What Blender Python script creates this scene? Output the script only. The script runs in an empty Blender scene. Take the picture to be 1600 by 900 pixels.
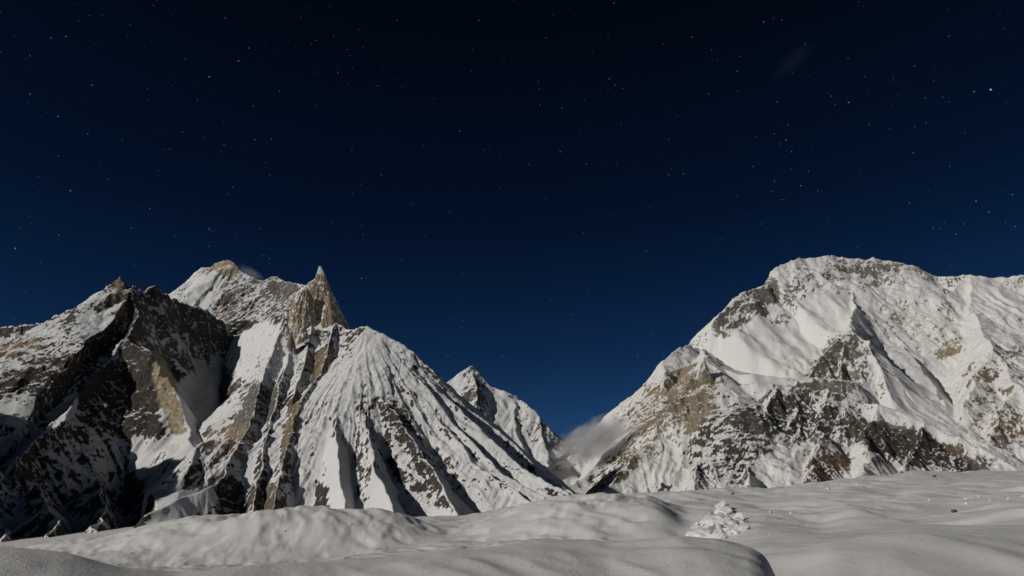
import bpy, math, random
import numpy as np
from mathutils import Vector

# ------------------------------------------------------------------ camera, sky, moon, exposure
sc = bpy.context.scene
COL = sc.collection
F_PX, PITCH = 1065.0, math.radians(18.2)          # focal length in pixels of the 1600 px frame
CP, SP = math.cos(PITCH), math.sin(PITCH)

cam_d = bpy.data.cameras.new('camera')
cam_d.sensor_width = 36.0
cam_d.lens = 36.0 * F_PX / 1600.0
cam_d.clip_start, cam_d.clip_end = 0.1, 200000.0
cam = bpy.data.objects.new('camera', cam_d)
COL.objects.link(cam)
cam.location = (0, 0, 0)
cam.rotation_euler = (math.pi / 2 + PITCH, 0, 0)
sc.camera = cam

MOON_AZ, MOON_EL = math.radians(62), math.radians(25)   # az: from straight behind the camera towards the left
LDIR = Vector((-math.sin(MOON_AZ) * math.cos(MOON_EL), -math.cos(MOON_AZ) * math.cos(MOON_EL), math.sin(MOON_EL)))
sun_d = bpy.data.lights.new('moonlight', 'SUN')
sun_d.energy = 2.65
sun_d.angle = math.radians(0.5)
sun_d.color = (1.0, 0.955, 0.885)
sun = bpy.data.objects.new('moonlight', sun_d)
COL.objects.link(sun)
sun.location = LDIR * 300
sun.rotation_euler = LDIR.to_track_quat('Z', 'Y').to_euler()

world = bpy.data.worlds.new('World')
sc.world = world
world.use_nodes = True
wn, wl = world.node_tree.nodes, world.node_tree.links
wn.clear()
w_out = wn.new('ShaderNodeOutputWorld')
w_bg = wn.new('ShaderNodeBackground')
w_sky = wn.new('ShaderNodeTexSky')
w_sky.sky_type = 'NISHITA'
w_sky.sun_disc = False
w_sky.sun_elevation = MOON_EL
w_sky.sun_rotation = math.atan2(LDIR.x, LDIR.y)
w_sky.altitude = 4600
w_sky.air_density, w_sky.dust_density, w_sky.ozone_density = 1.0, 0.0, 3.0
w_tc = wn.new('ShaderNodeTexCoord')
w_sep = wn.new('ShaderNodeSeparateXYZ')
w_ramp = wn.new('ShaderNodeValToRGB')
w_mul = wn.new('ShaderNodeMixRGB'); w_mul.blend_type = 'MULTIPLY'; w_mul.inputs[0].default_value = 1
wl.new(w_tc.outputs['Generated'], w_sep.inputs[0])
wl.new(w_sep.outputs['Z'], w_ramp.inputs[0])
els = w_ramp.color_ramp.elements
els[0].position, els[0].color = 0.0, (0.72, 1.45, 2.15, 1)
els[1].position, els[1].color = 0.66, (0.09, 0.24, 0.275, 1)
for p, c in ((0.22, (0.31, 0.75, 1.23, 1)), (0.40, (0.145, 0.39, 0.63, 1))):
    e = els.new(p); e.color = c
wl.new(w_sky.outputs[0], w_mul.inputs[1])
wl.new(w_ramp.outputs[0], w_mul.inputs[2])
wl.new(w_mul.outputs[0], w_bg.inputs[0])
w_bg.inputs[1].default_value = 0.012
wl.new(w_bg.outputs[0], w_out.inputs[0])

sc.render.engine = 'CYCLES'
sc.cycles.use_denoising = True
sc.cycles.max_bounces = 6
sc.cycles.diffuse_bounces = 2
sc.cycles.volume_bounces = 3
sc.cycles.volume_max_steps = 256
sc.view_settings.view_transform = 'Standard'
sc.view_settings.look = 'None'
sc.view_settings.exposure = 0.0
sc.view_settings.gamma = 1.0
sc.view_settings.use_curve_mapping = False

# ------------------------------------------------------------------ helpers
def at(u, v, Y):
    """the point at forward distance Y that shows at pixel (u, v) of the 1600x900 photograph"""
    a, b = (u - 800) / F_PX, (450 - v) / F_PX
    y, z = CP - b * SP, SP + b * CP
    s = Y / y
    return (a * s, Y, z * s)

def pix(X, Y, Z):
    d = np.maximum(Y * CP + Z * SP, 1e-3)
    return 800 + F_PX * X / d, 450 - F_PX * (-Y * SP + Z * CP) / d

_rng = np.random.default_rng(7)
_PERM = _rng.permutation(4096).astype(np.int32)
_ANG = _rng.random(4096) * 2 * np.pi
_GX, _GY = np.cos(_ANG).astype(np.float32), np.sin(_ANG).astype(np.float32)

def perlin(x, y, seed=0):
    x = np.asarray(x, np.float32); y = np.asarray(y, np.float32)
    x0 = np.floor(x); y0 = np.floor(y)
    fx = x - x0; fy = y - y0
    ix = x0.astype(np.int32); iy = y0.astype(np.int32)
    ux = fx * fx * fx * (fx * (fx * 6 - 15) + 10); uy = fy * fy * fy * (fy * (fy * 6 - 15) + 10)
    def g(dx, dy):
        h = _PERM[(_PERM[(ix + dx + seed * 131) & 4095] + iy + dy + seed * 17) & 4095]
        return _GX[h] * (fx - dx) + _GY[h] * (fy - dy)
    a = g(0, 0); b = g(1, 0); c = g(0, 1); d = g(1, 1)
    t = a + ux * (b - a)
    return (t + uy * ((c + ux * (d - c)) - t)) * 1.5

def fbm(x, y, wl_, octs, seed=0, gain=0.5):
    r = 0; a = 1.0; n = 0
    for i in range(octs):
        r = r + a * perlin(x / wl_, y / wl_, seed + i); n += a
        wl_ *= 0.49; a *= gain
    return r / n

def ridged(x, y, wl_, octs, seed=0, gain=0.55):
    r = 0; a = 1.0; n = 0
    for i in range(octs):
        r = r + a * (1 - 2.0 * np.abs(perlin(x / wl_, y / wl_, seed + i))); n += a
        wl_ *= 0.47; a *= gain
    return r / n

def sstep(a, b, x):
    t = np.clip((x - a) / (b - a), 0, 1)
    return t * t * (3 - 2 * t)

def smax(a, b, k):
    h = np.clip(0.5 + 0.5 * (a - b) / k, 0, 1)
    return b + (a - b) * h + k * h * (1 - h)

def ridge_height(X, Y, pts, kl, kr, conc, seed, ribs, cap=(0, 0)):
    """height of a mountain flank falling away from one crest line"""
    P = np.array([at(*p) for p in pts], np.float32)
    best = np.full(X.shape, -1e9, np.float32); bs = np.zeros_like(best); bd = np.zeros_like(best); bk = np.ones_like(best)
    s0 = 0.0
    capf = 1.0                                           # beyond the ends of the line the flank may be steeper
    for c_, a_, b_ in ((cap[0], P[0], P[1]), (cap[1], P[-1], P[-2])):
        if c_ > 0:
            dx, dy = a_[0] - b_[0], a_[1] - b_[1]
            e = ((X - a_[0]) * dx + (Y - a_[1]) * dy) / (np.hypot(dx, dy) * (np.hypot(X - a_[0], Y - a_[1]) + 1e-3))
            capf = capf + (c_ / max(kl, kr) - 1) * sstep(0, 0.8, e)
    for i in range(len(P) - 1):
        A, B = P[i], P[i + 1]
        dx, dy = B[0] - A[0], B[1] - A[1]
        L = math.hypot(dx, dy) + 1e-6
        ex, ey = dx / L, dy / L
        m = (B[2] - A[2]) / L
        rx, ry = X - A[0], Y - A[1]
        t = rx * ex + ry * ey
        p = rx * ey - ry * ex                 # > 0: right of the direction of travel
        k = np.where(p > 0, kr, kl)
        k = k * capf
        mm = np.clip(m, -0.93 * k, 0.93 * k)
        t = t + mm / np.sqrt(k * k - mm * mm) * np.abs(p)
        t = np.clip(t, 0, L)
        d = np.hypot(X - A[0] - ex * t, Y - A[1] - ey * t)
        z = A[2] + m * t - k * d
        w = z > best
        best = np.where(w, z, best); bs = np.where(w, s0 + t, bs); bd = np.where(w, d, bd); bk = np.where(w, k, bk)
        s0 += L
    # concave flank: steep under the crest, gentler below
    z = best + bk * conc * (bd - 160 * (1 - np.exp(-bd / 160)))
    lam, amp = ribs
    if amp > 0:
        wob = perlin(X / (lam * 2.2), Y / (lam * 2.2), seed + 50) * 0.55
        for j, (l, a) in enumerate(((lam, amp), (lam * 0.41, amp * 0.8), (max(lam * 0.17, 16.0), amp * 0.6))):
            n = np.abs(perlin(bs / l + wob * lam / l, bd / (l * 4), seed + j)) * 1.4
            z = z - a * l * np.clip(bd / (1.2 * l), 0, 1) * n
    return z, bs, bd

def floor_height(X, Y, pts, k, w):
    """a snow floor or glacier tongue of half width w along a line"""
    P = np.array([at(*p) for p in pts], np.float32)
    bd = np.full(X.shape, 1e9, np.float32); z = np.zeros_like(bd); wd = np.zeros_like(bd)
    w0, w1 = w if isinstance(w, tuple) else (w, w)         # half width at the head and at the foot
    for q, (A, B) in enumerate(zip(P[:-1], P[1:])):
        dx, dy = B[0] - A[0], B[1] - A[1]
        L2 = dx * dx + dy * dy
        t = np.clip(((X - A[0]) * dx + (Y - A[1]) * dy) / L2, 0, 1)
        d = np.hypot(X - A[0] - dx * t, Y - A[1] - dy * t)
        c = d < bd
        bd = np.where(c, d, bd); z = np.where(c, A[2] + (B[2] - A[2]) * t, z)
        wd = np.where(c, w0 + (w1 - w0) * (q + t) / (len(P) - 1), wd)
    return z - k * bd - 1.6 * np.maximum(0, bd - wd) - 0.004 * np.maximum(0, bd - wd) ** 1.5

def mountain_grid(u0, u1, nu, y0, y1, ny):
    c = np.linspace((u0 - 800) / F_PX, (u1 - 800) / F_PX, nu)
    q = np.linspace(0, 1, ny)
    Yr = y0 * (y1 / y0) ** q
    Yg, Cg = np.meshgrid(Yr, c, indexing='ij')
    return (Cg * Yg).astype(np.float32), Yg.astype(np.float32)

def grid_normals_z(X, Y, Z):
    V = np.stack([X, Y, Z], -1)
    du = np.gradient(V, axis=1); dv = np.gradient(V, axis=0)
    n = np.cross(du, dv)
    n /= np.linalg.norm(n, axis=-1, keepdims=True) + 1e-9
    n *= np.sign(n[..., 2:3])
    return n

def grid_mesh(name, X, Y, Z, keep=None, wrap=False, attrs=None, smooth=True):
    ny, nx = X.shape
    idx = np.arange(ny * nx, dtype=np.int32).reshape(ny, nx)
    if wrap:
        idx = np.concatenate([idx, idx[:, :1]], 1)
    a, b, c, d = idx[:-1, :-1], idx[:-1, 1:], idx[1:, 1:], idx[1:, :-1]
    faces = np.stack([a, b, c, d], -1).reshape(-1, 4)
    if keep is not None:
        kf = keep.reshape(-1)[faces].any(1)
        faces = faces[kf]
    used = np.zeros(ny * nx, bool); used[faces.reshape(-1)] = True
    remap = np.cumsum(used) - 1
    faces = remap[faces].astype(np.int32)
    co = np.stack([X.reshape(-1)[used], Y.reshape(-1)[used], Z.reshape(-1)[used]], -1).astype(np.float32)
    me = bpy.data.meshes.new(name)
    me.vertices.add(len(co)); me.vertices.foreach_set('co', co.ravel())
    me.loops.add(faces.size); me.loops.foreach_set('vertex_index', faces.ravel())
    me.polygons.add(len(faces))
    me.polygons.foreach_set('loop_start', np.arange(0, faces.size, 4, dtype=np.int32))
    me.polygons.foreach_set('loop_total', np.full(len(faces), 4, np.int32))
    me.update(calc_edges=True)
    me.polygons.foreach_set('use_smooth', np.full(len(faces), smooth, bool))
    for k, arr in (attrs or {}).items():
        if arr.ndim == 3:
            at_ = me.attributes.new(k, 'FLOAT_COLOR', 'POINT')
            col = np.concatenate([arr.reshape(-1, 3)[used], np.ones((used.sum(), 1))], 1).astype(np.float32)
            at_.data.foreach_set('color', col.ravel())
        else:
            at_ = me.attributes.new(k, 'FLOAT', 'POINT')
            at_.data.foreach_set('value', arr.reshape(-1)[used].astype(np.float32))
    return me

def link(name, me, mat=None, parent=None, label=None, cat=None, group=None, kind=None, loc=None):
    o = bpy.data.objects.new(name, me)
    COL.objects.link(o)
    if mat is not None and not me.materials:
        me.materials.append(mat)
    if parent is not None: o.parent = parent
    if label: o['label'] = label
    if cat: o['category'] = cat
    if group: o['group'] = group
    if kind: o['kind'] = kind
    if loc is not None: o.location = loc
    return o

# ------------------------------------------------------------------ materials
def snow_rock_material(name, scale, bump, snow=(0.66, 0.66, 0.66), stretch=(1, 1, 1)):
    """snow and rock, split by the mesh attribute 'rock'; the rock colour comes from 'tint'. scale = size in m of the small features"""
    m = bpy.data.materials.new(name); m.use_nodes = True
    n, l = m.node_tree.nodes, m.node_tree.links
    bs = n['Principled BSDF']
    tc = n.new('ShaderNodeTexCoord')
    mp = n.new('ShaderNodeMapping'); mp.inputs['Scale'].default_value = [s / scale for s in stretch]
    l.new(tc.outputs['Object'], mp.inputs[0])
    n1 = n.new('ShaderNodeTexNoise'); n1.inputs['Scale'].default_value = 0.6; n1.inputs['Detail'].default_value = 7; n1.inputs['Roughness'].default_value = 0.74
    n2 = n.new('ShaderNodeTexNoise'); n2.inputs['Scale'].default_value = 0.9; n2.inputs['Detail'].default_value = 6; n2.inputs['Roughness'].default_value = 0.7
    for k in (n1, n2): l.new(mp.outputs[0], k.inputs['Vector'])
    ar = n.new('ShaderNodeAttribute'); ar.attribute_name = 'rock'
    at_ = n.new('ShaderNodeAttribute'); at_.attribute_name = 'tint'
    ma = n.new('ShaderNodeMath'); ma.operation = 'MULTIPLY_ADD'
    l.new(n1.outputs['Fac'], ma.inputs[0]); ma.inputs[1].default_value = 1.55
    l.new(ar.outputs['Fac'], ma.inputs[2])
    mr = n.new('ShaderNodeMapRange'); mr.interpolation_type = 'SMOOTHSTEP'
    mr.inputs['From Min'].default_value = 1.22; mr.inputs['From Max'].default_value = 1.32
    l.new(ma.outputs[0], mr.inputs['Value'])
    rv = n.new('ShaderNodeMapRange'); rv.inputs['From Min'].default_value = 0.3; rv.inputs['From Max'].default_value = 0.7
    rv.inputs['To Min'].default_value = 0.45; rv.inputs['To Max'].default_value = 1.55
    l.new(n2.outputs['Fac'], rv.inputs['Value'])
    rc = n.new('ShaderNodeMixRGB'); rc.blend_type = 'MULTIPLY'; rc.inputs[0].default_value = 1
    l.new(at_.outputs['Color'], rc.inputs[1]); l.new(rv.outputs[0], rc.inputs[2])
    mx = n.new('ShaderNodeMixRGB'); mx.inputs[1].default_value = (*snow, 1)
    l.new(mr.outputs[0], mx.inputs[0]); l.new(rc.outputs[0], mx.inputs[2])
    l.new(mx.outputs[0], bs.inputs['Base Color'])
    bs.inputs['Roughness'].default_value = 0.85
    bs.inputs['Specular IOR Level'].default_value = 0.15
    bs_f = n.new('ShaderNodeMath'); bs_f.operation = 'MULTIPLY_ADD'      # rock is rougher than snow
    l.new(mr.outputs[0], bs_f.inputs[0]); bs_f.inputs[1].default_value = 0.5; bs_f.inputs[2].default_value = 0.5
    bp = n.new('ShaderNodeBump'); bp.inputs['Distance'].default_value = bump
    l.new(bs_f.outputs[0], bp.inputs['Strength'])
    l.new(n2.outputs['Fac'], bp.inputs['Height'])
    l.new(bp.outputs[0], bs.inputs['Normal'])
    return m

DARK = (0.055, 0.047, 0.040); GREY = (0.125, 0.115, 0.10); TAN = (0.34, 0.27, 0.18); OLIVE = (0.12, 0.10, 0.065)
RUST = (0.17, 0.085, 0.045); BROWN = (0.20, 0.15, 0.10)

def build_mountain(name, grid, ridges, base, rough_scale, rough_amp, paint, mat, slope_rock, default_tint, label,
                   zmin=-135, fill=18.0, seed=0, rock_gain=2.4, warp=38.0, apex=None):
    X0, Y0 = grid
    ws = rough_scale * 2.6
    X = X0 + warp * (fbm(X0, Y0, ws, 3, seed + 21) ); Y = Y0 + 1.3 * warp * fbm(X0, Y0, ws, 3, seed + 25)
    H = np.full(X.shape, float(base), np.float32)
    FS = X.copy(); FD = Y.copy()
    for i, r in enumerate(ridges):
        pts, o = r[0], (r[1] if len(r) > 1 else {})
        if 'floor' in o:
            H = smax(H, floor_height(X, Y, pts, o.get('k', 0.12), o['floor']), o.get('fill', 50))
            continue
        # L, R: flanks left and right of a rib that runs towards the viewer; B, F: back and front of a crest that runs left to right
        z, bs, bd = ridge_height(X, Y, pts, o.get('R', o.get('B', 1.0)), o.get('L', o.get('F', 1.0)), o.get('conc', 0.22), seed + 7 * i,
                         (o.get('lam', 150), o.get('amp', 0.16)), o.get('cap', (0, 0)))
        win = z > H
        FS = np.where(win, bs + 977.0 * i, FS); FD = np.where(win, bd, FD)      # place along the crest and distance down the fall line
        H = smax(H, z, o.get('fill', fill))
    X, Y = X0, Y0
    U, V = pix(X, Y, H)
    # regions seen in the photograph: rock bands, smooth snowfields
    bias = np.zeros_like(H); rgh = np.ones_like(H)
    tint = np.empty(X.shape + (3,), np.float32); tint[:] = default_tint
    wu = U + 14 * fbm(X, Y, rough_scale * 2.2, 4, seed + 91); wv = V + 14 * fbm(X, Y, rough_scale * 2.2, 4, seed + 96)
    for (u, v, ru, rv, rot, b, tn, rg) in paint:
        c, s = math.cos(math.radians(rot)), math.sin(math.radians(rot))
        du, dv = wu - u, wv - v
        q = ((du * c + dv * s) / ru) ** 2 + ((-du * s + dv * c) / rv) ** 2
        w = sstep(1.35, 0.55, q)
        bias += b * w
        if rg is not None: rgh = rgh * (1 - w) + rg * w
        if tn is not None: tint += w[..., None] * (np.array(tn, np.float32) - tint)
    if apex is not None:                                   # flutes and gullies that run down from the summit on all sides
        ax, ay, az = at(*apex)
        rr = np.hypot(X - ax, Y - ay) + 1
        ph = np.arctan2(X - ax, ay - Y) + 0.028 * fbm(X, Y, 260, 3, seed + 71)
        FS, FD = ph * 950, rr
        grow = (0.35 + 0.65 * sstep(-0.9, -0.2, ph)) * sstep(90, 750, rr) * sstep(base + 20, base + 260, H)
        H = H - grow * rgh * (19 * np.abs(perlin(ph * 950 / 62, rr / 1100, seed + 72)) + 11 * np.abs(perlin(ph * 950 / 27, rr / 600, seed + 73)))
    det = ridged(X + 25 * perlin(X / 90, Y / 90, seed + 31), Y, rough_scale, 5, seed + 60, 0.60)
    wear = 0.55 + 0.45 * sstep(-0.3, 0.4, fbm(X, Y, rough_scale * 5, 3, seed + 77))
    H = H + rough_amp * rgh * wear * (det - 0.25) * sstep(base + 90, base + 300, H)
    N = grid_normals_z(X, Y, H)
    slope = np.sqrt(np.maximum(0, 1 - N[..., 2] ** 2)) / np.maximum(N[..., 2], 0.05)
    pn = fbm(X, Y, rough_scale * 1.6, 4, seed + 81)
    rl = rough_scale
    streak = perlin(FS / (rl * 0.22), FD / (rl * 0.8), seed + 88) + 0.9 * perlin(FS / (rl * 0.11), FD / (rl * 0.4), seed + 89)
    fine_n = fbm(X, Y, rough_scale * 0.35, 3, seed + 85)
    rock = np.clip(rock_gain * 0.4 * (np.minimum(slope, 1.9) - slope_rock) + 0.20 * pn + 0.18 * fine_n + 0.24 * streak + 0.85 * bias, -0.6, 0.66) * 0.6 + 0.28
    tv = 1 + 0.35 * fbm(X, Y, rough_scale * 3, 3, seed + 40)
    tint = tint * tv[..., None]
    me = grid_mesh(name, X, Y, H, keep=H > zmin, attrs={'rock': rock, 'tint': tint})
    return link(name, me, mat, label=label, kind='structure'), (X, Y, H)

#MOUNTAINS
# ------------------------------------------------------------------ the mountains
mat_near = snow_rock_material('mountain_snow_and_rock', 17.0, 7.0)
mat_broad = snow_rock_material('broad_mountain_snow_and_rock', 22.0, 14.0, (0.69, 0.68, 0.67))
mat_far = snow_rock_material('far_mountain_snow_and_rock', 85.0, 26.0)

# paint entries: u, v, half width, half height, rotation (deg), rock bias, rock colour, roughness
left_ridges = [
    ([(-800, 350, 3100), (-600, 345, 2850), (-400, 365, 2540), (-310, 400, 2480), (-245, 530, 2390), (-190, 735, 2260)], dict(B=1.2, F=1.3, conc=0.2, lam=170, amp=0.2)),  # unseen spur left of view, added and raised to shade the lower-left valley
    ([(-420, 600, 5600), (-150, 548, 5200), (0, 513, 4900), (60, 503, 4850), (125, 479, 4750), (131, 474, 4740), (155, 465, 4650), (173, 452, 4620), (181, 442, 4600), (186, 437, 4600), (191, 447, 4580), (198, 457, 4560)], dict(B=1.0, F=1.3, conc=0.1, lam=170, amp=0.22, cap=(0, 3))),
    ([(198, 455, 4560), (205, 448, 4640), (213, 452, 4720), (222, 458, 4790), (235, 453, 4890), (243, 447, 4950), (250, 453, 5000), (258, 461, 5070), (300, 478, 5330), (330, 491, 5480), (350, 508, 5560), (362, 528, 5620)], dict(B=1.0, F=1.9, conc=0.15, lam=150, amp=0.2)),
    ([(198, 457, 4560), (203, 475, 4500), (208, 494, 4420), (203, 520, 4300), (196, 533, 4230)], dict(L=1.8, R=1.6, conc=0.1, lam=90, amp=0.15)),
    ([(196, 533, 4230), (165, 572, 4000), (125, 622, 3720), (100, 648, 3540), (55, 690, 3260), (15, 735, 3000), (-40, 785, 2800)], dict(L=1.0, R=1.35, conc=0.3, lam=110, amp=0.2)),
    ([(203, 530, 4240), (232, 549, 4150), (250, 573, 4060), (270, 613, 3920), (285, 650, 3800), (297, 690, 3620), (303, 720, 3470), (298, 750, 3330)], dict(L=1.7, R=1.35, conc=0.2, lam=120, amp=0.12)),
    ([(176, 478, 4560), (140, 522, 4350), (75, 552, 4100), (0, 592, 3850), (-90, 640, 3600)], dict(L=1.1, R=2.0, conc=0.2, lam=110, amp=0.22)),
    ([(60, 503, 4850), (45, 530, 4600), (10, 560, 4350), (-60, 600, 4050)], dict(L=1.1, R=1.9, conc=0.15, lam=110, amp=0.2, fill=8)),
    ([(120, 481, 4750), (105, 510, 4560), (70, 535, 4350)], dict(L=1.1, R=1.9, conc=0.15, lam=90, amp=0.2, fill=8)),
    ([(0, 513, 4900), (-40, 555, 4600), (-120, 600, 4250)], dict(L=1.1, R=1.9, conc=0.15, lam=110, amp=0.2, fill=8)),
    ([(30, 720, 3080), (25, 770, 2820), (-10, 830, 2550)], dict(L=1.1, R=1.3, conc=0.25, lam=90, amp=0.22)),
    ([(30, 508, 4880), (2, 545, 4560), (-50, 590, 4200)], dict(L=1.1, R=1.9, conc=0.15, lam=90, amp=0.2, fill=8)),
    ([(95, 492, 4800), (72, 522, 4540), (25, 560, 4230), (-40, 605, 3950)], dict(L=1.1, R=1.9, conc=0.15, lam=90, amp=0.2, fill=8)),
    ([(152, 468, 4660), (132, 500, 4460), (97, 540, 4170)], dict(L=1.1, R=1.9, conc=0.15, lam=90, amp=0.2, fill=8)),
    ([(160, 505, 4440), (148, 548, 4130), (108, 592, 3850), (60, 640, 3560), (0, 690, 3260)], dict(L=1.1, R=1.8, conc=0.15, lam=90, amp=0.2, fill=8)),
    ([(60, 757, 2900), (80, 808, 2600), (92, 852, 2250)], dict(L=1.0, R=1.1, conc=0.1, lam=80, amp=0.2)),
    ([(152, 750, 3080), (160, 806, 2700), (172, 848, 2300)], dict(L=1.0, R=1.1, conc=0.1, lam=80, amp=0.2)),
    ([(-25, 780, 2800), (0, 838, 2350), (10, 858, 2200)], dict(L=1.0, R=1.1, conc=0.1, lam=80, amp=0.2)),
    ([(322, 758, 2760), (300, 772, 2700), (275, 783, 2640), (246, 798, 2560), (235, 806, 2520)], dict(L=1.3, R=1.3, conc=0.1, lam=60, amp=0.2)),
    ([(340, 565, 5400), (334, 600, 4950), (324, 640, 4450), (312, 680, 3950), (306, 704, 3600), (290, 756, 3080), (278, 800, 2700), (268, 832, 2480), (258, 850, 2250)], dict(floor=(230, 5), k=0.3, fill=110)),
]
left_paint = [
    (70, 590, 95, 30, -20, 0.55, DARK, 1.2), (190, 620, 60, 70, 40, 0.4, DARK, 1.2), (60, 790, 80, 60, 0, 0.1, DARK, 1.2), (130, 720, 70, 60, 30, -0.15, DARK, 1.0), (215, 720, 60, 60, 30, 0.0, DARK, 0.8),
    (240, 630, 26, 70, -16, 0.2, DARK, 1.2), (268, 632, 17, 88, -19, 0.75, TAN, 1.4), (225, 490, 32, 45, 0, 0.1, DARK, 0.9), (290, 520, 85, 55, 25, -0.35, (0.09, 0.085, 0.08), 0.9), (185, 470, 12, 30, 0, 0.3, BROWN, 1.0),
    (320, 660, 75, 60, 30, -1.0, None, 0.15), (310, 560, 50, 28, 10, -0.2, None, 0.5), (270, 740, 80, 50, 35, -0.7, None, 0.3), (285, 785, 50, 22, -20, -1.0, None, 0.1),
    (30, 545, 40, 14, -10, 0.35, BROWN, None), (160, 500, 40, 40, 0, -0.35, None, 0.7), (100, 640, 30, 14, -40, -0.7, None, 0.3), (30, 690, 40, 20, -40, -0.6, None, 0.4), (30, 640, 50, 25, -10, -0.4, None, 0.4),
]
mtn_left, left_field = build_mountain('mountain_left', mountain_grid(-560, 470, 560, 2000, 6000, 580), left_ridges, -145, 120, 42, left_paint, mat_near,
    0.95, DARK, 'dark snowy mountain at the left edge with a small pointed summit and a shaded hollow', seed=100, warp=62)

pyr_ridges = [
    ([(362, 528, 5620), (400, 507, 4950), (430, 492, 4500), (447, 486, 4350)], dict(B=2.2, F=2.8, conc=0.1, lam=70, amp=0.2)),
    ([(447, 490, 4350), (470, 497, 4340), (500, 500, 4320), (525, 505, 4280), (533, 508, 4250), (545, 515, 4200), (560, 512, 4120), (575, 510, 4050)], dict(B=1.0, F=1.55, conc=0.1, lam=90, amp=0.16, cap=(4, 0))),
    ([(546, 516, 4200), (537, 560, 3960), (522, 605, 3690), (505, 650, 3400), (490, 700, 3130)], dict(L=1.2, R=1.3, conc=0.1, lam=80, amp=0.2)),
    ([(488, 502, 4310), (482, 545, 4080), (468, 592, 3800), (455, 625, 3560)], dict(L=1.25, R=1.3, conc=0.1, lam=80, amp=0.2)),
    ([(575, 510, 4050), (590, 517, 4010), (610, 527, 3980), (640, 545, 3900), (660, 565, 3850), (690, 598, 3760), (730, 635, 3680), (800, 690, 3530), (850, 735, 3400), (893, 769, 3280), (960, 802, 3100)], dict(B=1.3, F=1.15, conc=0.12, lam=80, amp=0.16, cap=(3.5, 0), fill=6)),
    ([(447, 492, 4330), (430, 540, 4080), (405, 600, 3740), (394, 650, 3450), (370, 700, 3150), (345, 745, 2900), (330, 795, 2700)], dict(L=2.2, R=1.15, conc=0.2, lam=90, amp=0.2)),
    ([(378, 685, 3240), (335, 684, 3200), (308, 694, 3160), (300, 722, 3060)], dict(L=1.2, R=1.3, conc=0.3, lam=60, amp=0.2)),
    ([(345, 745, 2900), (335, 752, 2820), (322, 758, 2760)], dict(L=1.2, R=1.2, lam=60, amp=0.1)),
    ([(455, 540, 4120), (440, 590, 3820), (425, 650, 3450), (410, 715, 3080), (395, 795, 2680)], dict(L=1.8, R=1.35, conc=0.1, lam=90, amp=0.2)),
    ([(520, 508, 4230), (510, 560, 3920), (495, 590, 3720), (478, 612, 3560), (463, 640, 3400), (448, 695, 3110), (438, 745, 2860), (425, 797, 2640)], dict(L=1.7, R=1.5, conc=0.1, lam=90, amp=0.18)),
    ([(572, 512, 4050), (552, 565, 3800), (535, 620, 3500), (523, 664, 3220), (528, 720, 2920), (538, 797, 2560)], dict(L=1.7, R=1.15, conc=0.1, lam=100, amp=0.1)),
    ([(556, 560, 3810), (566, 620, 3480), (576, 675, 3160), (589, 737, 2810), (620, 806, 2450)], dict(L=1.3, R=1.15, conc=0.15, lam=90, amp=0.12)),
    ([(573, 512, 4050), (571, 565, 3780), (602, 620, 3480), (643, 683, 3120), (690, 757, 2760), (722, 812, 2480)], dict(L=1.25, R=0.92, conc=0.08, lam=60, amp=0.16, fill=9)),
    ([(598, 520, 4000), (619, 556, 3860), (681, 650, 3420), (744, 722, 3020), (828, 777, 2740)], dict(L=0.92, R=0.92, conc=0.08, lam=60, amp=0.16, fill=9)),
    ([(622, 534, 3950), (655, 590, 3680), (712, 664, 3360), (780, 733, 3000), (850, 775, 2800)], dict(L=0.92, R=0.92, conc=0.08, lam=60, amp=0.16, fill=9)),
    ([(640, 545, 3900), (664, 588, 3760), (744, 662, 3420), (816, 728, 3120), (887, 769, 2900)], dict(L=0.92, R=0.92, conc=0.08, lam=60, amp=0.16, fill=9)),
]
pyr_paint = [
    (400, 620, 30, 60, 20, 0.25, GREY, 1.1), (455, 665, 10, 55, 14, 0.85, BROWN, 1.3), (425, 775, 30, 20, -20, 0.55, OLIVE, 1.1), (355, 775, 28, 35, 0, 0.7, DARK, 1.3),
    (505, 570, 16, 28, 25, 0.6, BROWN, 1.3), (640, 680, 25, 75, -28, 0.42, DARK, 1.1), (600, 645, 60, 20, 25, 0.36, DARK, 1.0), (650, 755, 55, 12, 38, 0.42, DARK, 1.0),
    (500, 745, 13, 55, 0, 0.45, DARK, 1.0), (360, 690, 45, 30, 0, 0.2, BROWN, 1.2), (480, 500, 40, 14, 10, -0.5, None, 0.4),
    (525, 740, 30, 65, -8, -0.8, None, 0.15), (605, 780, 30, 40, -30, -0.8, None, 0.15), (405, 550, 55, 50, -35, -0.75, GREY, 1.5), (600, 560, 25, 50, -20, -0.1, None, 1.0),
    (760, 690, 130, 26, 42, -0.15, DARK, 0.7),
]
mtn_pyr, pyr_field = build_mountain('mountain_pyramid', mountain_grid(250, 960, 500, 2250, 5700, 570), pyr_ridges, -145, 70, 14, pyr_paint, mat_near,
    1.22, DARK, 'white ribbed pyramid mountain topped by a tan rock needle, left of the middle', seed=300, fill=12, warp=20, apex=(566, 505, 4130))

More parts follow.
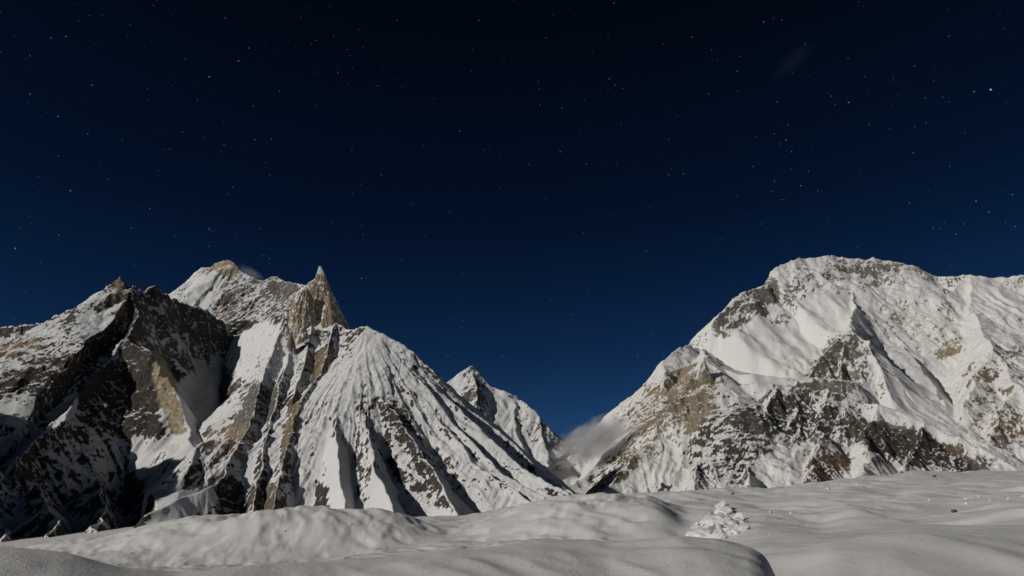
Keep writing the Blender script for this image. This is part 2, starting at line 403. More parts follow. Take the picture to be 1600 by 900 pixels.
back_ridges = [
    ([(200, 500, 7700), (262, 470, 7450), (275, 462, 7400), (284, 455, 7360), (299, 441, 7300), (305, 426, 7270), (315, 418, 7220), (331, 417, 7200), (341, 410, 7150), (352, 406, 7100), (365, 409, 7080), (378, 424, 7000), (395, 433, 6900), (410, 438, 6800), (425, 433, 6700), (435, 433, 6600), (445, 440, 6500), (465, 444, 6150), (480, 446, 5850), (500, 470, 5700)], dict(B=1.2, F=1.5, conc=0.3, lam=170, amp=0.2)),
    ([(352, 408, 7100), (347, 450, 6850), (335, 500, 6550)], dict(L=1.3, R=1.6, lam=120, amp=0.2)),
    ([(378, 424, 7000), (398, 450, 6750), (380, 490, 6450), (360, 520, 6200)], dict(L=1.2, R=1.5, lam=110, amp=0.22)),
    ([(430, 434, 6650), (425, 470, 6300), (405, 510, 5950)], dict(L=1.2, R=1.4, lam=90, amp=0.2)),
]
back_paint = [(355, 418, 34, 16, 0, 0.55, (0.28, 0.225, 0.155), 1.3), (345, 475, 30, 25, 20, 0.55, BROWN, 1.1), (405, 480, 60, 45, 0, 0.35, GREY, 1.3), (318, 450, 30, 30, 0, -0.6, None, 0.4), (375, 520, 30, 25, 0, 0.6, DARK, 1.2), (440, 450, 25, 14, 0, 0.35, GREY, 1.0)]
mtn_back, _ = build_mountain('mountain_behind', mountain_grid(190, 540, 270, 5400, 8000, 270), back_ridges, 300, 85, 26, back_paint, mat_near,
    1.25, GREY, 'pale domed summit with a tan rock cap rising behind the shaded hollow', zmin=310, seed=500)

k2_ridges = [
    ([(600, 720, 14600), (660, 640, 14700), (700, 597, 14850), (720, 581, 14950), (731, 573, 15000), (737, 573, 15000), (750, 585, 14950), (764, 601, 14850), (782, 610, 14800), (803, 617, 14700), (808, 624, 14600), (822, 631, 14500), (840, 650, 14300), (860, 670, 14150), (882, 693, 14000), (930, 745, 13700)], dict(B=1.1, F=1.4, conc=0.2, lam=420, amp=0.2)),
    ([(735, 574, 15000), (743, 610, 14350), (748, 650, 13800), (760, 690, 13300)], dict(L=1.2, R=1.3, conc=0.1, lam=300, amp=0.2)),
    ([(803, 618, 14700), (804, 650, 14200), (815, 690, 13600), (835, 735, 13000)], dict(L=1.0, R=1.7, conc=0.1, lam=260, amp=0.16)),
    ([(840, 650, 14300), (850, 690, 13700), (862, 735, 13100)], dict(L=1.1, R=1.3, conc=0.1, lam=220, amp=0.2)),
    ([(764, 601, 14850), (775, 640, 14300), (785, 690, 13600)], dict(L=1.0, R=1.1, conc=0.1, lam=220, amp=0.12)),
]
k2_paint = [(735, 600, 18, 30, 0, 0.45, GREY, 1.2), (745, 640, 18, 40, -20, 0.35, GREY, 1.2), (785, 640, 22, 30, -25, -0.8, None, 0.4), (820, 660, 14, 40, -25, 0.2, GREY, 1.0), (815, 700, 14, 30, -25, -0.5, None, 0.3), (865, 690, 12, 40, -40, 0.35, GREY, 1.0), (712, 600, 14, 20, 0, -0.2, None, 0.8)]
mtn_far, _ = build_mountain('mountain_far', mountain_grid(560, 980, 260, 12700, 15800, 210), k2_ridges, 300, 260, 70, k2_paint, mat_far,
    1.5, GREY, 'distant pyramid peak in the gap between the two big mountains', zmin=310, seed=700, fill=40, warp=120)

broad_ridges = [
    ([(1110, 566, 6900), (1180, 586, 6550), (1250, 596, 6450), (1300, 600, 6400)], dict(floor=260, k=0.15, fill=90)),
    ([(1385, 540, 7600), (1415, 590, 6900), (1440, 640, 6300), (1490, 678, 5850), (1550, 712, 5450), (1600, 742, 5200)], dict(floor=200, k=0.12, fill=90)),
    ([(800, 760, 6500), (860, 728, 6600), (890, 712, 6700), (925, 694, 6800), (950, 672, 6900), (972, 655, 7000), (985, 648, 7050), (1000, 624, 7200), (1015, 600, 7350), (1040, 565, 7550), (1060, 544, 7750), (1075, 537, 7850), (1085, 541, 7950), (1096, 548, 8080), (1110, 556, 8180)], dict(B=1.2, F=1.5, conc=0.28, lam=330, amp=0.12)),
    ([(1115, 503, 8280), (1124, 487, 8350), (1140, 470, 8450), (1165, 457, 8550), (1190, 447, 8650), (1197, 446, 8690)], dict(B=1.2, F=1.6, conc=0.30, lam=330, amp=0.12, cap=(4.5, 0))),
    ([(1203, 424, 8760), (1216, 416, 8800), (1250, 403, 8900), (1275, 402, 8950), (1300, 400, 9000), (1330, 405, 9000), (1355, 407, 8980), (1366, 402, 8980), (1380, 405, 8980), (1410, 411, 8950), (1440, 421, 8900), (1468, 431, 8850), (1492, 431, 8750), (1520, 427, 8700), (1545, 434, 8650), (1600, 431, 8600), (1700, 445, 8500), (1900, 470, 8300)], dict(B=1.2, F=1.6, conc=0.30, lam=330, amp=0.12, cap=(4, 0))),
    ([(1100, 560, 6350), (1106, 580, 6300), (1128, 600, 6250), (1150, 606, 6200), (1180, 599, 6150), (1230, 604, 6120), (1290, 610, 6080), (1330, 625, 6030), (1400, 640, 5900), (1425, 652, 5800), (1440, 657, 5740), (1455, 659, 5700), (1490, 681, 5580), (1530, 702, 5480), (1565, 724, 5350), (1600, 745, 5250)], dict(B=1.1, F=1.3, conc=0.15, lam=170, amp=0.2)),
    ([(1098, 545, 8050), (1105, 555, 7200), (1100, 562, 6350), (1062, 620, 6020), (1010, 690, 5650), (960, 745, 5300), (925, 785, 5100)], dict(L=1.0, R=1.0, conc=0.15, lam=170, amp=0.18)),
    ([(1010, 612, 7300), (985, 680, 6500), (935, 730, 6000), (890, 765, 5700)], dict(L=1.0, R=1.1, conc=0.15, lam=150, amp=0.16)),
    ([(1040, 566, 7550), (1035, 620, 6700), (990, 690, 6000), (940, 760, 5400)], dict(L=1.0, R=1.1, conc=0.15, lam=150, amp=0.16)),
    ([(1150, 605, 6200), (1130, 670, 5700), (1100, 720, 5250), (1075, 772, 4850)], dict(L=1.1, R=1.3, conc=0.12, lam=120, amp=0.22)),
    ([(1210, 602, 6130), (1200, 670, 5650), (1180, 715, 5250), (1165, 760, 4850)], dict(L=1.1, R=1.3, conc=0.12, lam=120, amp=0.22)),
    ([(1290, 610, 6080), (1285, 670, 5600), (1270, 710, 5250), (1258, 755, 4850)], dict(L=1.1, R=1.3, conc=0.12, lam=120, amp=0.22)),
    ([(1370, 634, 5960), (1350, 680, 5600), (1345, 715, 5250), (1345, 752, 4900)], dict(L=1.1, R=1.3, conc=0.12, lam=120, amp=0.22)),
    ([(1450, 659, 5700), (1440, 690, 5450), (1420, 720, 5150), (1400, 750, 4900)], dict(L=1.1, R=1.3, conc=0.12, lam=120, amp=0.22)),
    ([(1335, 440, 8750), (1330, 480, 8000), (1325, 514, 7000), (1318, 560, 6620), (1312, 612, 6080)], dict(L=2.2, R=2.2, conc=0.35, lam=100, amp=0.25)),
    ([(1327, 518, 6960), (1352, 535, 6800), (1372, 575, 6500), (1392, 620, 6150)], dict(L=1.5, R=1.7, conc=0.3, lam=110, amp=0.25)),
    ([(1325, 516, 6960), (1290, 550, 6650), (1260, 590, 6350), (1243, 612, 6130)], dict(L=1.5, R=1.5, conc=0.3, lam=110, amp=0.25)),
    ([(1400, 411, 8950), (1392, 460, 8450), (1405, 510, 8000), (1425, 560, 7500)], dict(L=1.1, R=1.2, conc=0.2, lam=200, amp=0.18)),
    ([(1520, 428, 8700), (1465, 470, 8400), (1470, 520, 7900), (1490, 560, 7400)], dict(L=1.1, R=1.2, conc=0.2, lam=200, amp=0.18)),
    ([(1520, 428, 8700), (1515, 480, 8000), (1550, 545, 6900), (1585, 595, 6350), (1640, 690, 5600), (1680, 740, 5250)], dict(L=1.0, R=1.0, conc=0.12, lam=190, amp=0.2)),
    ([(1552, 548, 6880), (1520, 600, 6400), (1500, 645, 6100)], dict(L=1.0, R=1.2, conc=0.12, lam=120, amp=0.2)),
    ([(1590, 600, 6320), (1560, 650, 5950), (1545, 695, 5650)], dict(L=1.0, R=1.2, conc=0.12, lam=120, amp=0.2)),
]
broad_paint = [
    (1160, 485, 55, 22, -38, 0.65, GREY, 1.1), (1200, 470, 14, 30, 20, 0.55, GREY, 1.1), (1350, 430, 70, 22, 5, 0.2, (0.2, 0.18, 0.155), 1.1), (1420, 425, 45, 12, 18, 0.35, (0.27, 0.21, 0.15), 1.0),
    (1245, 462, 20, 18, 0, 0.25, GREY, 1.0), (1215, 500, 30, 10, -30, 0.35, GREY, 1.0), (1190, 560, 95, 45, -8, -1.0, None, 0.12), (1290, 500, 55, 40, -30, -0.8, None, 0.2),
    (1430, 510, 45, 42, 0, 0.28, BROWN, 1.0), (1490, 545, 18, 14, 0, 0.9, TAN, 1.0), (1310, 565, 55, 50, 0, 0.75, (0.20, 0.175, 0.14), 1.6), (1255, 580, 30, 30, 0, 0.4, GREY, 1.2),
    (1440, 620, 55, 40, 25, -0.9, None, 0.15), (1500, 690, 50, 14, 30, -0.9, None, 0.15), (1400, 560, 40, 35, 40, -0.3, None, 0.6),
    (1560, 580, 50, 40, 0, 0.45, BROWN, 1.2), (1575, 670, 50, 30, 20, 0.5, (0.26, 0.18, 0.11), 1.2), (1555, 470, 60, 22, 10, -0.7, None, 0.3),
    (1130, 690, 75, 80, -40, 0.62, (0.085, 0.075, 0.062), 1.3), (1250, 650, 110, 45, 0, 0.52, (0.085, 0.075, 0.062), 1.3), (1440, 703, 118, 30, 14, 1.2, (0.075, 0.065, 0.053), 1.3), (1290, 735, 50, 22, -25, 0.8, (0.14, 0.09, 0.055), 1.3),
    (1210, 735, 45, 25, -30, -0.9, None, 0.3), (1080, 620, 45, 45, -45, 0.55, (0.3, 0.24, 0.17), 1.2), (1010, 640, 55, 35, -50, 0.45, BROWN, 1.1), (1045, 700, 55, 18, -40, -0.6, None, 0.3),
    (955, 735, 50, 24, -42, 0.9, OLIVE, 1.2), (1015, 720, 30, 14, -40, 0.5, BROWN, 1.0), (920, 735, 30, 12, -40, -0.7, None, 0.3), (1030, 765, 40, 10, 0, 0.6, DARK, 1.0), (1115, 585, 14, 25, -20, 0.5, TAN, 1.4),
    (1500, 450, 30, 14, 0, 0.2, GREY, 1.0),
    (1045, 650, 48, 95, 42, 0.62, (0.26, 0.21, 0.15), 1.2), (1180, 690, 110, 75, 0, 0.22, None, 1.3), (1340, 690, 90, 45, 0, 0.25, None, 1.3), (1530, 640, 70, 80, 0, 0.18, BROWN, 1.1), (1440, 500, 60, 45, 0, 0.2, (0.3, 0.25, 0.19), 1.1), (1330, 435, 90, 25, 0, 0.2, (0.2, 0.18, 0.155), 1.1),
]
mtn_right, broad_field = build_mountain('mountain_right', mountain_grid(800, 1760, 580, 4550, 9700, 560), broad_ridges, -145, 150, 44, broad_paint, mat_broad,
    1.62, (0.22, 0.195, 0.165), 'huge pale snow mountain with a broad flat summit at the right', seed=900, fill=30, warp=75)
# ------------------------------------------------------------------ the glacier in front
def crest(pts):
    P = np.array([at(*p) for p in pts])
    th = np.arctan2(P[:, 0], P[:, 1]); r = np.hypot(P[:, 0], P[:, 1])
    o = np.argsort(th)
    return th[o], r[o], P[o, 2]

LINES = [  # crest and trough lines of the snow, near to far: (pixel u, pixel v, forward distance)
    [(-600, 840, 8), (-200, 858, 9), (0, 871, 9), (100, 881, 9), (190, 902, 9), (275, 908, 9.5), (365, 899, 10), (450, 884, 11), (600, 868, 12), (700, 858, 12.5), (850, 851, 13), (950, 855, 13), (1000, 849, 13), (1060, 840, 13), (1130, 850, 12.5), (1178, 866, 12), (1202, 884, 12), (1213, 905, 11.5), (1226, 960, 11), (1300, 965, 11), (1700, 950, 11), (2300, 950, 11)],
    [(-600, 905, 14), (0, 925, 14), (190, 935, 14), (450, 920, 16), (700, 895, 17), (900, 878, 18), (1060, 875, 18), (1190, 915, 15.5), (1300, 912, 14.5), (1700, 915, 14), (2300, 915, 14)],
    [(-600, 900, 24), (0, 912, 24), (190, 918, 24), (450, 902, 25), (700, 874, 26), (880, 862, 26), (950, 860, 26), (1060, 862, 26), (1150, 872, 22), (1225, 868, 20), (1300, 847, 18.5), (1400, 836, 18), (1450, 837, 18), (1550, 848, 18), (1650, 862, 18), (2300, 880, 18)],
    [(-600, 895, 34), (0, 905, 34), (300, 903, 34), (500, 880, 34), (700, 862, 34), (900, 858, 33), (980, 857, 33), (1080, 862, 33), (1180, 850, 30), (1300, 844, 27), (1450, 837, 27), (1600, 845, 27), (2300, 850, 27)],
    [(-600, 893, 50), (0, 900, 50), (300, 895, 50), (480, 876, 50), (640, 862, 50), (760, 854, 50), (870, 846, 46), (930, 843, 45), (970, 846, 45), (1060, 856, 45), (1120, 844, 45), (1178, 815, 45), (1230, 821, 44), (1280, 830, 43), (1350, 822, 44), (1480, 821, 44), (1600, 814, 44), (1800, 800, 44), (2300, 790, 44)],
    [(-600, 890, 66), (0, 882, 66), (100, 884, 66), (200, 888, 66), (340, 882, 66), (480, 868, 66), (560, 862, 66), (620, 860, 66), (660, 852, 66), (700, 850, 66), (760, 851, 64), (900, 851, 60), (980, 851, 58), (1050, 848, 56), (1075, 848, 56), (1110, 842, 56), (1180, 820, 56), (1280, 833, 54), (1400, 819, 54), (1500, 813, 54), (1600, 808, 54), (2300, 785, 54)],
    [(-600, 878, 92), (-100, 870, 90), (20, 861, 88), (60, 852, 87), (120, 840, 86), (210, 822, 85), (260, 815, 84), (340, 806, 83), (400, 799, 82), (500, 797, 82), (600, 798, 82), (640, 807, 82), (660, 815, 84), (720, 816, 84), (780, 800, 80), (830, 782, 78), (870, 773, 76), (950, 770, 75), (1010, 772, 74), (1040, 786, 72), (1066, 812, 70), (1100, 806, 72), (1180, 801, 74), (1290, 806, 74), (1330, 787, 76), (1400, 794, 78), (1500, 800, 78), (1600, 786, 78), (2300, 765, 78)],
    [(-600, 882, 120), (20, 876, 120), (210, 850, 120), (400, 826, 120), (600, 822, 120), (720, 825, 116), (870, 790, 112), (950, 784, 110), (1020, 784, 104), (1060, 786, 100), (1100, 790, 100), (1200, 795, 100), (1300, 789, 102), (1400, 787, 104), (1500, 790, 106), (1600, 780, 106), (2300, 760, 106)],
    [(-600, 878, 170), (0, 868, 170), (210, 845, 170), (400, 818, 170), (600, 815, 170), (720, 812, 170), (880, 780, 165), (1000, 775, 155), (1070, 771, 150), (1130, 774, 150), (1200, 778, 150), (1260, 768, 150), (1320, 763, 152), (1400, 771, 154), (1470, 764, 156), (1540, 768, 156), (1600, 764, 156), (2300, 740, 156)],
    [(-600, 878, 210), (0, 868, 210), (210, 845, 210), (400, 818, 210), (600, 815, 210), (720, 812, 210), (880, 782, 200), (1000, 778, 195), (1100, 772, 190), (1200, 774, 190), (1300, 763, 192), (1400, 762, 194), (1500, 760, 196), (1600, 758, 196), (2300, 735, 196)],
    [(-600, 876, 300), (0, 864, 300), (210, 842, 300), (400, 815, 300), (600, 812, 300), (720, 810, 300), (880, 779, 290), (1000, 775, 285), (1070, 771, 280), (1150, 765, 275), (1220, 764, 275), (1265, 757, 275), (1310, 749, 275), (1365, 744, 275), (1388, 748, 280), (1425, 736, 285), (1500, 738, 290), (1560, 737, 290), (1600, 738, 290), (1800, 725, 290), (2300, 720, 290)],
    [(-600, 850, 1100), (0, 850, 1100), (400, 812, 1100), (720, 808, 1100), (1000, 790, 1100), (1300, 770, 1200), (1600, 760, 1200), (2300, 750, 1200)],
    [(-600, 830, 2300), (0, 848, 2300), (400, 806, 2300), (720, 812, 2300), (1000, 790, 2400), (1300, 775, 2800), (1600, 745, 3000), (2300, 740, 3000)],
]
fine = np.radians(np.arange(-41, 41, 0.12)); rest = np.radians(np.linspace(41, 319, 90))[:-1]
TH = np.concatenate([fine, rest]); THW = np.where(TH > np.pi, TH - 2 * np.pi, TH)
R = np.concatenate([[0.6, 1.2], 2.0 * np.exp(np.arange(0, math.log(40 / 2.0), 0.016)), 40 * np.exp(np.arange(0, math.log(240 / 40), 0.0075)), 240 * np.exp(np.arange(0, math.log(700 / 240), 0.013)), 700 * np.exp(np.arange(0.03, math.log(60000 / 700), 0.07))])
nT = len(TH)
cr, cz = [np.full(nT, 0.0), np.full(nT, 3.5)], [np.full(nT, -1.75), np.full(nT, -1.72)]
side = sstep(math.radians(48), math.radians(75), np.abs(THW))
for ln in LINES:
    th, r, z = crest(ln)
    rr = np.interp(THW, th, r); zz = np.interp(THW, th, z)
    cr.append(np.maximum(rr, cr[-1] * 1.12)); cz.append(zz * (1 - side) - 1.7 * side)
for rfar, zf in ((9000, -40), (61000, -500)):
    cr.append(np.full(nT, rfar)); cz.append(np.full(nT, float(zf)))
cr = np.array(cr); cz = np.array(cz)
k9 = np.ones(9) / 9
for a_ in (cz, cr):                                   # soften the kinks along the crest lines
    for i in range(2, len(a_)):
        for _ in range(1 if i == 2 else 3):
            a_[i, 4:len(fine) - 4] = np.convolve(a_[i, :len(fine)], k9, 'valid')
h_ = np.diff(cr, axis=0); dl = np.diff(cz, axis=0) / h_
mslope = np.zeros_like(cz)
same = dl[:-1] * dl[1:] > 0
w1 = 2 * h_[1:] + h_[:-1]; w2 = h_[1:] + 2 * h_[:-1]
mslope[1:-1] = np.where(same, (w1 + w2) / (w1 / np.where(same, dl[:-1], 1) + w2 / np.where(same, dl[1:], 1)), 0)
Zg = np.zeros((len(R), nT))
for j in range(nT):
    i = np.clip(np.searchsorted(cr[:, j], R, side='right') - 1, 0, len(cr) - 2)
    t = np.clip((R - cr[i, j]) / h_[i, j], 0, 1)
    Zg[:, j] = (cz[i, j] * (1 + 2 * t) * (1 - t) ** 2 + h_[i, j] * mslope[i, j] * t * (1 - t) ** 2 + cz[i + 1, j] * t * t * (3 - 2 * t) + h_[i, j] * mslope[i + 1, j] * t * t * (t - 1))
Rg, Tg = np.meshgrid(R, THW, indexing='ij')
Xg, Yg = Rg * np.sin(Tg), Rg * np.cos(Tg)
mid = sstep(30, 64, Rg) * sstep(2500, 900, Rg)
near = sstep(2, 6, Rg)
leftw = sstep(0.27, 0.19, Tg)                           # the left mounds are rougher than the right
wx = Xg + 2.5 * perlin(Xg / 13, Yg / 13, 5); wy = Yg + 2.5 * perlin(Xg / 13, Yg / 13, 6)
hum = fbm(Xg, Yg, 22, 3, 11, 0.45)
hollow = ridged(wx, wy, 15, 3, 21, 0.45)
lump = fbm(wx, wy, 6.0, 5, 31, 0.64)
dent = sstep(0.2, 0.8, fbm(wx, wy, 3.2, 2, 33) * 1.6)                  # scattered dents, not everywhere
ripl = perlin((Xg + 0.5 * Yg) / 5 + 0.6 * perlin(Xg / 14, Yg / 14, 38), (Yg - 0.5 * Xg) / 18, 37)
sast = 1 - 2 * np.abs(perlin((Xg + 0.6 * Yg) / 2.6 + 0.5 * perlin(Xg / 9, Yg / 9, 48), (Yg - 0.6 * Xg) / 9.0, 47))       # wind-cut ridges
patch = sstep(-0.15, 0.35, fbm(Xg, Yg, 24, 2, 49))
rough = sstep(-0.25, 0.45, fbm(Xg + 90, Yg, 19, 3, 64))                      # smooth drifts between rougher patches
Zg += mid * (hum * (1.5 - 0.3 * leftw) + lump * (0.15 + 0.85 * rough) * (0.42 + 0.55 * leftw) - 0.38 * hollow * (0.5 + 0.7 * leftw) - 0.2 * dent * (0.2 + leftw) + 0.62 * ripl * (1 - 0.7 * leftw) + 0.2 * sast * patch)
Zg += sstep(110, 260, Rg) * mid * 2.4 * fbm(Xg, Yg, 50, 4, 41)
Zg += near * sstep(70, 18, Rg) * (0.20 * fbm(Xg, Yg, 4.2, 3, 51, 0.42) + 0.13 * perlin((Xg + 0.4 * Yg) / 1.9, (Yg - 0.4 * Xg) / 6.5, 53) * sstep(0.15, 0.35, Tg) + 0.012 * fbm(Xg, Yg, 0.5, 2, 55)
                                  + 0.035 * (1 - 2 * np.abs(perlin((Xg + 0.5 * Yg) / 0.8, (Yg - 0.5 * Xg) / 2.6, 57))) * sstep(0.0, 0.4, fbm(Xg, Yg, 7, 2, 58)))
GROUND = (R, THW, Zg)
ORD = np.argsort(THW)

def ground_z(x, y):
    r, t = math.hypot(x, y), math.atan2(x, y)
    i = int(np.clip(np.searchsorted(R, r) - 1, 0, len(R) - 2)); f = (r - R[i]) / (R[i + 1] - R[i])
    ts = THW[ORD]; j = int(np.clip(np.searchsorted(ts, t) - 1, 0, nT - 2)); g = (t - ts[j]) / (ts[j + 1] - ts[j])
    a, b = ORD[j], ORD[j + 1]
    return float((Zg[i, a] * (1 - g) + Zg[i, b] * g) * (1 - f) + (Zg[i + 1, a] * (1 - g) + Zg[i + 1, b] * g) * f)

def hit(u, v, y0=15.0, y1=700.0):
    """where the sight line through a pixel of the photograph meets the snow"""
    Y = y0
    while Y < y1:
        x, y, z = at(u, v, Y)
        if z < ground_z(x, y): return x, y, ground_z(x, y)
        Y *= 1.004
    return x, y, ground_z(x, y)

def snow_material(name, col=(0.66, 0.655, 0.65)):
    m = bpy.data.materials.new(name); m.use_nodes = True
    n, l = m.node_tree.nodes, m.node_tree.links
    bs = n['Principled BSDF']
    tc = n.new('ShaderNodeTexCoord')
    def noise(scale, detail, rough):
        k = n.new('ShaderNodeTexNoise'); k.inputs['Scale'].default_value = scale; k.inputs['Detail'].default_value = detail; k.inputs['Roughness'].default_value = rough
        l.new(tc.outputs['Object'], k.inputs['Vector']); return k
    a, b, c = noise(0.35, 5, 0.6), noise(14, 4, 0.7), noise(70, 2, 0.6)
    mr = n.new('ShaderNodeMapRange'); mr.inputs['From Min'].default_value = 0.3; mr.inputs['From Max'].default_value = 0.7
    mr.inputs['To Min'].default_value = 0.94; mr.inputs['To Max'].default_value = 1.03
    l.new(a.outputs['Fac'], mr.inputs['Value'])
    mx = n.new('ShaderNodeMixRGB'); mx.blend_type = 'MULTIPLY'; mx.inputs[0].default_value = 1; mx.inputs[1].default_value = (*col, 1)
    l.new(mr.outputs[0], mx.inputs[2]); l.new(mx.outputs[0], bs.inputs['Base Color'])
    bs.inputs['Roughness'].default_value = 0.7
    bs.inputs['Specular IOR Level'].default_value = 0.2
    b1 = n.new('ShaderNodeBump'); b1.inputs['Strength'].default_value = 0.35; b1.inputs['Distance'].default_value = 0.25
    l.new(a.outputs['Fac'], b1.inputs['Height'])
    b2 = n.new('ShaderNodeBump'); b2.inputs['Strength'].default_value = 0.45; b2.inputs['Distance'].default_value = 0.03
    l.new(b.outputs['Fac'], b2.inputs['Height']); l.new(b1.outputs[0], b2.inputs['Normal'])
    b3 = n.new('ShaderNodeBump'); b3.inputs['Strength'].default_value = 0.6; b3.inputs['Distance'].default_value = 0.010
    l.new(c.outputs['Fac'], b3.inputs['Height']); l.new(b2.outputs[0], b3.inputs['Normal'])
    l.new(b3.outputs[0], bs.inputs['Normal'])
    return m
mat_snow = snow_material('glacier_snow')
link('snow_ground', grid_mesh('snow_ground', Xg, Yg, Zg, wrap=True), mat_snow, label='hummocky snow-covered glacier in front of the mountains', kind='structure')
# ------------------------------------------------------------------ rock towers on the pyramid
def on_field(field, u, v):
    X, Y, H = field
    U, V = pix(X, Y, H)
    m = (np.abs(U - u) < 3) & (np.abs(V - v) < 3)
    return float(Y[m].min()) if m.any() else None

def rock_tower(name, levels, Y, depth, seed, parent, tint, snow_top=0.12, lean=0.0, nz=64, na=72):
    """a closed rock tower lofted through its outline (v, left u, right u), as deep as 'depth' times its width"""
    lv = np.array(levels, float)
    ts = np.linspace(0, 1, nz)
    v = lv[0, 0] + (lv[-1, 0] - lv[0, 0]) * ts
    ul, ur = np.interp(v, lv[:, 0], lv[:, 1]), np.interp(v, lv[:, 0], lv[:, 2])
    a = np.linspace(0, 2 * np.pi, na, endpoint=False)
    PX = np.zeros((nz, na)); PY = np.zeros_like(PX); PZ = np.zeros_like(PX)
    for i in range(nz):
        l, r = at(ul[i], v[i], Y), at(ur[i], v[i], Y)
        w = (r[0] - l[0]) / 2; cx = (l[0] + r[0]) / 2; z = l[2]
        aw = a * 2.2 + 0.25 * float(perlin(np.float32(z / 60), np.float32(seed), 2))      # cracks and ribs run down the tower
        rad = 1 + 0.20 * np.array(ridged(aw * 60, np.full(na, z * 0.16), 60, 5, seed, 0.65)) + 0.10 * np.array(fbm(aw * 60, np.full(na, z), 34, 4, seed + 9, 0.6))
        sq = 1 / (np.abs(np.cos(a)) ** 2.6 + np.abs(np.sin(a)) ** 2.6) ** (1 / 2.6)
        PX[i] = cx + w * np.cos(a) * sq * (0.8 + 0.2 * rad) + 0.22 * w * np.cos(a) * (rad - 1)
        PY[i] = Y + depth * w * np.sin(a) * sq * rad + lean * (z - at(ul[-1], v[-1], Y)[2]) + depth * w
        PZ[i] = z + 7 * np.array(perlin(np.cos(a) * 3 + z / 40, np.sin(a) * 3, seed + 4))
    N = grid_normals_z(PX, PY, PZ)
    up = np.clip(np.abs(N[..., 2]), 0, 1)
    rock = 0.62 + 0.5 * np.array(fbm(PX + PY, PZ, 45, 4, seed + 13, 0.6)) - 0.75 * sstep(0.2, 0.6, up) - 0.55 * sstep(snow_top, 0.0, ts)[:, None]
    tn = np.empty(PX.shape + (3,)); tn[:] = tint
    tn *= (1 + 0.4 * fbm(PX + PY, PZ * 0.3, 60, 3, seed + 3))[..., None]
    me = grid_mesh(name, PX, PY, PZ, wrap=True, attrs={'rock': rock, 'tint': tn}, smooth=False)
    o = link(name, me, mat_near, parent=parent)
    return o

SPIRE = (0.31, 0.24, 0.16)
t = rock_tower('rock_spire', [(416, 498.8, 501.2), (420, 497, 503), (427, 494.5, 506), (433, 492.5, 508), (437, 489, 509), (442, 481, 511), (447, 475, 512), (455, 464, 515), (462, 459, 519), (478, 451, 525), (490, 448, 531), (505, 445, 538), (545, 438, 552)], 4360, 0.45, 21, mtn_pyr, SPIRE, 0.16, nz=110, na=120)
t['label'] = 'tall tan rock needle with a snowy tip'
t = rock_tower('rock_wall', [(449, 477, 479), (454, 470, 482), (462, 463, 486), (475, 456, 488), (490, 451, 489), (503, 447, 489), (545, 440, 490)], 4265, 0.9, 33, mtn_pyr, SPIRE, 0.06, nz=80, na=90)
t['label'] = 'tan rock wall against the left side of the needle'
t = rock_tower('rock_pinnacle', [(455, 512.7, 513.3), (461, 510.5, 515.5), (475, 507, 518.5), (482, 503, 520), (495, 501, 524), (510, 499, 527), (545, 494, 533)], 4275, 0.8, 45, mtn_pyr, SPIRE, 0.05, nz=80, na=80)
t['label'] = 'narrow tan rock finger against the right side of the needle'
for (u, v, h, w, sd) in ((454, 546, 30, 7, 51), (474, 530, 20, 9, 57)):
    Yt = on_field(pyr_field, u, v) or 4100
    rock_tower('rock_tooth', [(v - h, u - 1, u + 1), (v - h * 0.6, u - w * 0.55, u + w * 0.5), (v - h * 0.2, u - w, u + w * 0.8), (v + 12, u - w * 1.3, u + w)], Yt - 10, 0.9, sd, mtn_pyr, BROWN, 0.1, nz=32, na=40)
Yt = on_field(broad_field, 1112, 600) or 6250
t = rock_tower('rock_tooth', [(559, 1099, 1101), (568, 1096, 1104), (580, 1095, 1110), (600, 1094, 1120), (630, 1092, 1126)], Yt + 30, 0.8, 63, mtn_right, (0.2, 0.17, 0.13), 0.1, nz=40, na=48)

# ------------------------------------------------------------------ broken ice, boulders and ice lumps on the snow
def block_mesh(name, seed, cuts=9, rough=0.05, sub=2, lo=0.36):
    import bmesh
    rnd = random.Random(seed)
    bm = bmesh.new()
    bmesh.ops.create_icosphere(bm, subdivisions=sub, radius=1.0)
    planes = []
    for _ in range(cuts):
        d = Vector((rnd.gauss(0, 1), rnd.gauss(0, 1), rnd.gauss(0, 1))).normalized()
        planes.append((d, rnd.uniform(lo, 0.8)))
    for vtx in bm.verts:
        for d, q in planes:
            e = vtx.co.dot(d) - q
            if e > 0: vtx.co -= d * e
        vtx.co *= 1 + rnd.uniform(-rough, rough)
    me = bpy.data.meshes.new(name); bm.to_mesh(me); bm.free()
    return me

mat_ice = snow_material('broken_ice', (0.68, 0.68, 0.68))
mat_stone = bpy.data.materials.new('dark_stone'); mat_stone.use_nodes = True
_n, _l = mat_stone.node_tree.nodes, mat_stone.node_tree.links
_t = _n.new('ShaderNodeTexNoise'); _t.inputs['Scale'].default_value = 3; _t.inputs['Detail'].default_value = 6
_r = _n.new('ShaderNodeValToRGB'); _r.color_ramp.elements[0].color = (0.03, 0.027, 0.024, 1); _r.color_ramp.elements[1].color = (0.13, 0.115, 0.10, 1)
_c = _n.new('ShaderNodeTexCoord'); _l.new(_c.outputs['Object'], _t.inputs['Vector'])
_l.new(_t.outputs['Fac'], _r.inputs[0]); _l.new(_r.outputs[0], _n['Principled BSDF'].inputs['Base Color'])
_n['Principled BSDF'].inputs['Roughness'].default_value = 0.9

